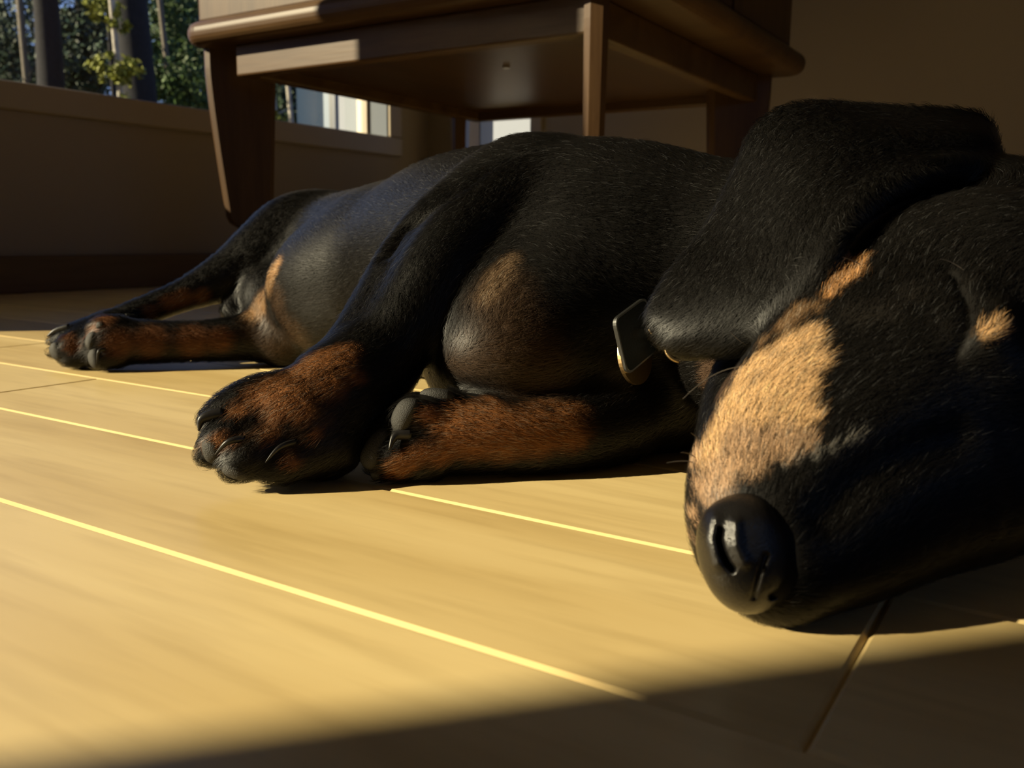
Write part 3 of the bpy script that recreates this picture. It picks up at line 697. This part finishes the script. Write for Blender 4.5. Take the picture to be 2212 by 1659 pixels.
# --- fur: short hairs lying along the body
def lie(P_):
    F_ = np.zeros_like(P_); W = np.zeros(len(P_))
    best = np.full(len(P_), 9.0)
    for prims, bias in ((PRIMS, 0.0), (EAR, -0.02)):
        for a, b, ra, rb in prims:
            a = np.asarray(a, float); b = np.asarray(b, float); ab = b-a; L = max(ab@ab, 1e-9)
            t = np.clip(((P_-a)@ab)/L, 0, 1)
            d = np.linalg.norm(P_-a-t[:, None]*ab, axis=1)-(ra+t*(rb-ra))+bias
            w_ = np.exp(-np.clip(d, -0.1, 2)/0.05)
            F_ += w_[:, None]*(ab/math.sqrt(L)); W += w_
    return F_/np.maximum(np.linalg.norm(F_, axis=1), 1e-9)[:, None]
NH = 430000
_d = (_fc-np.array([0, 0, 1.0])); _dist = np.linalg.norm(_d, axis=1)
_fnn = _fn/np.maximum(np.linalg.norm(_fn, axis=1), 1e-12)[:, None]
_face = -(_fnn*_d).sum(1)/_dist
_w = _fa/np.clip(_dist, 2.2, 8)**1.6*np.where(_face > -0.2, 1.0, 0.12)*(_fc[:, 2] > 0.02)
_pick = rng.choice(len(DQ), NH, p=_w/_w.sum())
_uv = rng.random((NH, 2)); _c = DV[DQ[_pick]]; _nn = _vn[DQ[_pick]]
def _bil(a): return (a[:, 0]*((1-_uv[:, :1])*(1-_uv[:, 1:]))+a[:, 1]*(_uv[:, :1]*(1-_uv[:, 1:]))+a[:, 2]*(_uv[:, :1]*_uv[:, 1:])+a[:, 3]*((1-_uv[:, :1])*_uv[:, 1:]))
root = _bil(_c); nor = _bil(_nn); nor /= np.linalg.norm(nor, axis=1)[:, None]+1e-9
keep = np.ones(NH, bool)
NOSE_C = Pu(1612, 1200, 2.27)
keep &= np.linalg.norm(root-NOSE_C, axis=1) > 0.135
for (u, v, ru, rv, an, pr) in PADS:
    p, n_ = hit(u, v)
    if p is not None:
        d = project(p)[2]; a = math.radians(an); e1 = ROT @ np.array([math.cos(a), math.sin(a), 0]); e2 = ROT @ np.array([-math.sin(a), math.cos(a), 0])
        q = root-p; keep &= ~(((q@e1)/(ru*d/FPX))**2+((q@e2)/(rv*d/FPX))**2+(np.abs(q@n_)/0.12)**2 < 0.85)
slit_ = np.array([hit(u, v)[0] for u, v in [(2050, 600), (2060, 615), (2070, 634), (2078, 652), (2085, 672), (2088, 694), (2088, 715), (2080, 735), (2070, 752), (2058, 770)]])
for q in slit_: keep &= np.linalg.norm(root-q, axis=1) > 0.020
root, nor = root[keep], nor[keep]; NH = len(root)
fl = lie(root)+rng.normal(0, 0.16, (NH, 3))
# slow swirl so that the coat does not look combed by a machine
sw = np.sin(root[:, 0]*5.1+root[:, 2]*7)*0.25
fl = fl+sw[:, None]*np.cross(nor, fl)
tg = fl-(fl*nor).sum(1)[:, None]*nor; tg /= np.linalg.norm(tg, axis=1)[:, None]+1e-9
dist = np.linalg.norm(root-np.array([0, 0, 1.0]), axis=1)
ln = 0.036+0.010*np.clip(dist-2.5, 0, 2)+rng.normal(0, 0.006, NH)
ln = np.clip(ln, 0.02, 0.08)
lift = np.clip(rng.normal(0.20, 0.08, NH), 0.05, 0.6)
p0 = root-nor*0.004
p1 = root+tg*(ln*0.33)[:, None]+nor*(ln*lift*0.6)[:, None]
p2 = root+tg*(ln*0.68)[:, None]+nor*(ln*lift*0.85)[:, None]
p3 = root+tg*ln[:, None]+nor*(ln*lift*0.7)[:, None]
pts = np.stack([p0, p1, p2, p3], 1)
pts[:, :, 2] = np.maximum(pts[:, :, 2], 0.003)
hc = bpy.data.hair_curves.new('fur'); hc.add_curves([4]*NH)
hc.attributes['position'].data.foreach_set('vector', (pts*S).astype('f').ravel())
rad = np.array([1.0, 0.95, 0.7, 0.15])[None, :]*(0.000040+0.000011*np.clip(dist-2.3, 0, 5))[:, None]
ra_ = hc.attributes.get('radius') or hc.attributes.new('radius', 'FLOAT', 'POINT')
ra_.data.foreach_set('value', rad.astype('f').ravel())
cc = coat(root, 0.008)
var = rng.lognormal(0, 0.28, NH)[:, None]; cc = np.clip(cc*var, 0, 1)
gr = (cc.sum(1) > 0.25) & (rng.random(NH) < 0.22); cc[gr] = cc[gr]*0.5+np.array([0.42, 0.36, 0.28])*0.5*rng.uniform(0.6, 1.4, (gr.sum(), 1))
mz = np.exp(-(np.linalg.norm(root-hit(1590, 1010)[0], axis=1)/0.17)**2)+0.5*np.exp(-(np.linalg.norm(root-hit(1690, 960)[0], axis=1)/0.10)**2)
dk = (cc.sum(1) > 0.25) & (rng.random(NH) < 0.42*mz); cc[dk] *= rng.uniform(0.15, 0.45, (dk.sum(), 1))
gb = (cc.sum(1) < 0.08) & (rng.random(NH) < 0.03); cc[gb] = cc[gb]+0.05
ha = hc.attributes.new('coat', 'FLOAT_COLOR', 'CURVE')
ha.data.foreach_set('color', np.concatenate([cc, np.ones((NH, 1))], 1).astype('f').ravel())
hn = hc.attributes.new('skin_normal', 'FLOAT_VECTOR', 'CURVE'); hn.data.foreach_set('vector', nor.astype('f').ravel())
hc.materials.append(M['hair'])
fur = bpy.data.objects.new('fur', hc); col.objects.link(fur); fur.parent = dog; fur.matrix_parent_inverse = Matrix.Translation(-Vector(dog.location))
print('fur', NH, round(_t.time()-_t0, 1))
# --- nose leather, with its nostrils
def dog_part(name, V, F, mat, smooth=True, parent=None):
    o = mesh_obj(name, np.asarray(V)*S, F, mat, parent or dog, smooth=smooth)
    return o
M['nose'] = plain('nose leather', (0.007, 0.0065, 0.0065), 0.24, 0.55, bump=0.30, bscale=1700)
M['pad'] = plain('paw pad', (0.026, 0.025, 0.023), 0.6, 0.35, bump=0.5, bscale=1900, var=0.4)
M['claw'] = plain('claw horn', (0.010, 0.009, 0.009), 0.38, 0.35, bump=0.1, bscale=300, var=0.5)
def polydist(x, y, P_):
    best = np.full(x.shape, 1e9)
    for (ax, ay), (bx, by) in zip(P_[:-1], P_[1:]):
        L = (bx-ax)**2+(by-ay)**2; t = np.clip(((x-ax)*(bx-ax)+(y-ay)*(by-ay))/L, 0, 1)
        best = np.minimum(best, np.hypot(x-ax-t*(bx-ax), y-ay-t*(by-ay)))
    return best
nu, nv = 160, 110
ang = math.radians(18); V = []; 
slit = [(1556, 1146), (1553, 1165), (1560, 1192), (1571, 1216), (1582, 1230)]; slit2 = [(1700, 1262), (1688, 1278), (1668, 1288)]; mid_ = [(1628, 1290), (1640, 1240), (1655, 1200)]
th = np.linspace(0, math.pi, nv); ph = np.linspace(0, 2*math.pi, nu, endpoint=False)
TH, PH = np.meshgrid(th, ph, indexing='ij')
X_ = np.sin(TH)*np.cos(PH); Y_ = np.sin(TH)*np.sin(PH); Z_ = np.cos(TH)
def se(a): return np.sign(a)*np.abs(a)**0.9
ru, rv, rd = 106, 132, 0.115
uu = 1614+math.cos(ang)*ru*se(X_)+math.sin(ang)*rv*se(Y_); vv = 1196+(-math.sin(ang))*ru*se(X_)*1.0+math.cos(ang)*rv*se(Y_)
dep = 2.255-rd*Z_
g = np.exp(-(polydist(uu, vv, slit)/6.0)**2)*0.040+np.exp(-(polydist(uu, vv, slit2)/7)**2)*0.03+np.exp(-(polydist(uu, vv, mid_)/6)**2)*0.010
g -= np.exp(-((polydist(uu, vv, [(1540, 1120), (1530, 1165), (1545, 1215)])-2)/16)**2)*0.012+np.exp(-(polydist(uu, vv, [(1590, 1130), (1592, 1180), (1610, 1215)])/14)**2)*0.012
dep = dep+np.where(Z_ > 0, g, 0)
V = np.stack([Pu(a, b, c) for a, b, c in zip(uu.ravel(), vv.ravel(), dep.ravel())])
V[:, 2] = np.maximum(V[:, 2], 0.004)
F = [(i*nu+j, i*nu+(j+1) % nu, (i+1)*nu+(j+1) % nu, (i+1)*nu+j) for i in range(nv-1) for j in range(nu)]
dog_part('nose', V, F, M['nose'])
# --- paw pads
def pad(u, v, ru, rv, ang=0, pro=0.03, name='paw_pad', mat='pad', sink=0.5):
    p, n_ = hit(u, v)
    if p is None: print('pad miss', u, v); return
    d = project(p)[2]; a = math.radians(ang)
    e1 = ROT @ np.array([math.cos(a), math.sin(a), 0]); e1 = e1-n_*(e1@n_); e1 /= np.linalg.norm(e1); e2 = np.cross(n_, e1)
    r1, r2 = ru*d/FPX, rv*d/FPX
    c = p-n_*pro*sink
    V = []; F = []; a_, b_ = 26, 36
    for i in range(a_+1):
        t = math.pi*i/a_
        for j in range(b_):
            f = 2*math.pi*j/b_; x = math.sin(t)*math.cos(f); y = math.sin(t)*math.sin(f); z = math.cos(t)
            wob = 1+0.05*math.sin(3*f+u)
            q = c+e1*r1*wob*np.sign(x)*abs(x)**0.85+e2*r2*wob*np.sign(y)*abs(y)**0.85+n_*pro*z; q[2] = max(q[2], 0.003); V.append(q)
    for i in range(a_):
        for j in range(b_): F.append((i*b_+j, i*b_+(j+1) % b_, (i+1)*b_+(j+1) % b_, (i+1)*b_+j))
    dog_part(name, V, F, M[mat])
for a in PADS: pad(*a)
# --- claws: curved, tapering horn
def claw(pts, w0, lift=0.03):
    """pts: pixels from root to tip"""
    P_ = []
    for i, (u, v) in enumerate(pts):
        p, n_ = hit(u, v)
        if p is None:
            d0 = project(P_[-1])[2]; p = Pu(u, v, d0-0.005); n_ = np.zeros(3)
        P_.append(p+n_*(lift*(0.0 if i == 0 else 1)))
    d = project(P_[0])[2]; r = w0*d/FPX*0.5
    q = [np.array(p) for p in P_]; m = 14; C_ = []
    q = [2*q[0]-q[1]]+q+[2*q[-1]-q[-2]]
    for i in range(1, len(q)-2):
        for j in range(m//(len(q)-3)):
            t = j/(m//(len(q)-3)); p0, p1, p2, p3 = q[i-1:i+3]
            C_.append(0.5*((2*p1)+(-p0+p2)*t+(2*p0-5*p1+4*p2-p3)*t*t+(-p0+3*p1-3*p2+p3)*t**3))
    C_.append(q[-2]); C_ = np.array(C_); V = []; F = []; s = 14
    for i, c in enumerate(C_):
        t = C_[min(i+1, len(C_)-1)]-C_[max(i-1, 0)]; t /= np.linalg.norm(t); a = np.cross(t, [0, 0, 1.0]); a /= np.linalg.norm(a); b = np.cross(a, t)
        f = i/(len(C_)-1); rr = r*(1-f**2.2)*0.95+r*0.12
        for j in range(s):
            an = 2*math.pi*j/s; V.append(c+a*rr*math.cos(an)*0.8+b*rr*math.sin(an))
    for i in range(len(C_)-1):
        for j in range(s): F.append((i*s+j, i*s+(j+1) % s, (i+1)*s+(j+1) % s, (i+1)*s+j))
    F.append(tuple(range(s))[::-1]); F.append(tuple((len(C_)-1)*s+j for j in range(s)))
    V = np.array(V); V[:, 2] = np.maximum(V[:, 2], 0.004)
    dog_part('claw', V, F, M['claw'])
for pts_, w_ in CLAWS: claw(pts_, w_)
# --- whiskers
M['whisker'] = plain('whisker', (0.10, 0.085, 0.07), 0.4, 0.5)
def tube(C_, r0, r1, s=6):
    V = []; F = []
    for i, c in enumerate(C_):
        t = C_[min(i+1, len(C_)-1)]-C_[max(i-1, 0)]; t = t/np.linalg.norm(t); a = np.cross(t, [0.1, 0.2, 1.0]); a /= np.linalg.norm(a); b = np.cross(a, t)
        rr = r0+(r1-r0)*i/(len(C_)-1)
        for j in range(s): an = 2*math.pi*j/s; V.append(c+(a*math.cos(an)+b*math.sin(an))*rr)
    for i in range(len(C_)-1):
        for j in range(s): F.append((i*s+j, i*s+(j+1) % s, (i+1)*s+(j+1) % s, (i+1)*s+j))
    return V, F
def bez(P_, n=16):
    P_ = [np.array(p, float) for p in P_]; return np.array([sum(math.comb(len(P_)-1, k)*(1-t)**(len(P_)-1-k)*t**k*P_[k] for k in range(len(P_))) for t in np.linspace(0, 1, n)])
for P_ in ([(1606, 792), (1540, 795), (1475, 862)], [(1612, 745), (1598, 738), (1578, 718)], [(1502, 1000), (1478, 992), (1440, 1000)], [(1505, 990), (1485, 975), (1470, 978)], [(1515, 950), (1500, 940), (1493, 935)], [(1860, 572), (1838, 560), (1820, 556)], [(2085, 585), (2050, 560), (2030, 560)]):
    p, n_ = hit(*P_[0]); d0 = project(p)[2] if p is not None else 2.55
    C_ = bez([Pu(u, v, d0-0.01*i) for i, (u, v) in enumerate(P_)])
    V, F = tube(C_, 0.0018, 0.0006); dog_part('whisker', V, F, M['whisker'])
# --- collar with its two tags
M['strap'] = plain('collar webbing', (0.055, 0.050, 0.026), 0.8, 0.3, bump=0.9, bscale=900, var=0.4)
ca_ = Pu(1330, 600, 4.5); cb_ = Pu(1700, 600, 3.85); ax = (cb_-ca_)/np.linalg.norm(cb_-ca_); cc0 = Pu(1742, 620, 3.78)
ax = ax+0.10*(ROT@np.array([0, 1.0, 0])); ax /= np.linalg.norm(ax)
s1 = np.cross(ax, [0, 0, 1.0]); s1 /= np.linalg.norm(s1); s2 = np.cross(s1, ax)
ring = []
for i in range(96):
    f = 2*math.pi*i/96; dr_ = s1*math.cos(f)+s2*math.sin(f)
    loc, nn_, _i, ds = BVH.ray_cast(Vector(cc0), Vector(dr_))
    ring.append(min(ds if loc is not None else 0.7, 0.85))
ring = np.array(ring)
for _k in range(6): ring = (np.roll(ring, 1)+ring*2+np.roll(ring, -1))/4
V = []; F = []
for i in range(96):
    f = 2*math.pi*i/96; dr_ = s1*math.cos(f)+s2*math.sin(f)
    for w_, h_ in ((-0.06, 0.005), (-0.06, 0.034), (0.06, 0.034), (0.06, 0.005)):
        q = cc0+dr_*(ring[i]+h_)+ax*w_; q[2] = max(q[2], 0.004); V.append(q)
for i in range(96):
    j = (i+1) % 96
    for k in range(4): F.append((i*4+k, i*4+(k+1) % 4, j*4+(k+1) % 4, j*4+k))
collar = dog_part('collar', V, F, M['strap'], smooth=False)
# ring on the collar and tags hanging from it
def torus(c, n_, R_, r_, name, mat, parent, k=36, s=10):
    n_ = n_/np.linalg.norm(n_); a = np.cross(n_, [0.3, 0.1, 1.0]); a /= np.linalg.norm(a); b = np.cross(n_, a)
    V = []; F = []
    for i in range(k):
        f = 2*math.pi*i/k; d = a*math.cos(f)+b*math.sin(f)
        for j in range(s): g_ = 2*math.pi*j/s; V.append(c+d*(R_+r_*math.cos(g_))+n_*r_*math.sin(g_))
    for i in range(k):
        for j in range(s): F.append((i*s+j, i*s+(j+1) % s, ((i+1) % k)*s+(j+1) % s, ((i+1) % k)*s+j))
    return dog_part(name, V, F, mat, parent=parent)
M['bronze'] = plain('worn brass', (0.42, 0.30, 0.16), 0.38, 0.5, metal=1.0, bump=0.1, bscale=700)
M['tag_face'] = plain('dark enamel', (0.010, 0.014, 0.020), 0.35, 0.5, bump=0.15, bscale=900, var=0.4)
TD = project(hit(1370, 740)[0])[2]-0.13
torus(Pu(1418, 716, TD+0.02), ROT@np.array([0.5, 0.6, 0.6]), 0.040, 0.007, 'tag_ring', M['bronze'], collar)
torus(Pu(1466, 752, TD+0.03), ROT@np.array([0.2, 0.3, 0.9]), 0.060, 0.009, 'collar_ring', M['bronze'], collar)
def plate(corners, th, name, mat, parent, rim=None):
    """a thin plate with rounded corners from its outline (points), extruded along its normal"""
    C_ = np.array(corners); n_ = np.cross(C_[1]-C_[0], C_[2]-C_[0]); n_ /= np.linalg.norm(n_)
    k = len(C_); V = [c+n_*th/2 for c in C_]+[c-n_*th/2 for c in C_]; F = [tuple(range(k)), tuple(range(2*k-1, k-1, -1))]+[(i, i+k, (i+1) % k+k, (i+1) % k) for i in range(k)]
    return dog_part(name, V, F, mat, smooth=False, parent=parent), n_
# square tag: corner points in space, plate turned away from the light
A_ = Pu(1324, 690, TD-0.06); B_ = Pu(1392, 640, TD+0.05); D_ = Pu(1352, 812, TD-0.02)
ex = B_-A_; ey = D_-A_; ey = ey-ex*0.0; C4 = B_+ey*0.98
def rounded(c4, r=0.16, n=6):
    out = []
    for i in range(4):
        p = c4[i]; a = c4[i-1]; b = c4[(i+1) % 4]; pa = p+(a-p)*r; pb = p+(b-p)*r
        for j in range(n+1): t = j/n; out.append(pa*(1-t)**2+p*2*t*(1-t)+pb*t*t)
    return out
sq = rounded([A_, B_, C4, D_])
o1, nn_ = plate(sq, 0.020, 'square_tag', M['metal'], collar)
cen = (A_+B_+C4+D_)/4
if nn_ @ (np.array([0, 0, 1.0])-cen) < 0: nn_ = -nn_
V0 = [cen+(p-cen)*0.93+nn_*0.0105 for p in sq]
plate(V0, 0.004, 'tag_face', M['tag_face'], collar)
k = 48; cD = Pu(1372, 768, TD+0.07)
e1 = ROT@np.array([0.62, 0.15, -0.75]); e1 /= np.linalg.norm(e1); e2 = ROT@np.array([-0.12, 1.0, 0.05]); e2 = e2-e1*(e2@e1); e2 /= np.linalg.norm(e2)
plate([cD+(e1*math.cos(2*math.pi*i/k)+e2*math.sin(2*math.pi*i/k))*0.125 for i in range(k)], 0.016, 'round_tag', M['bronze'], collar)
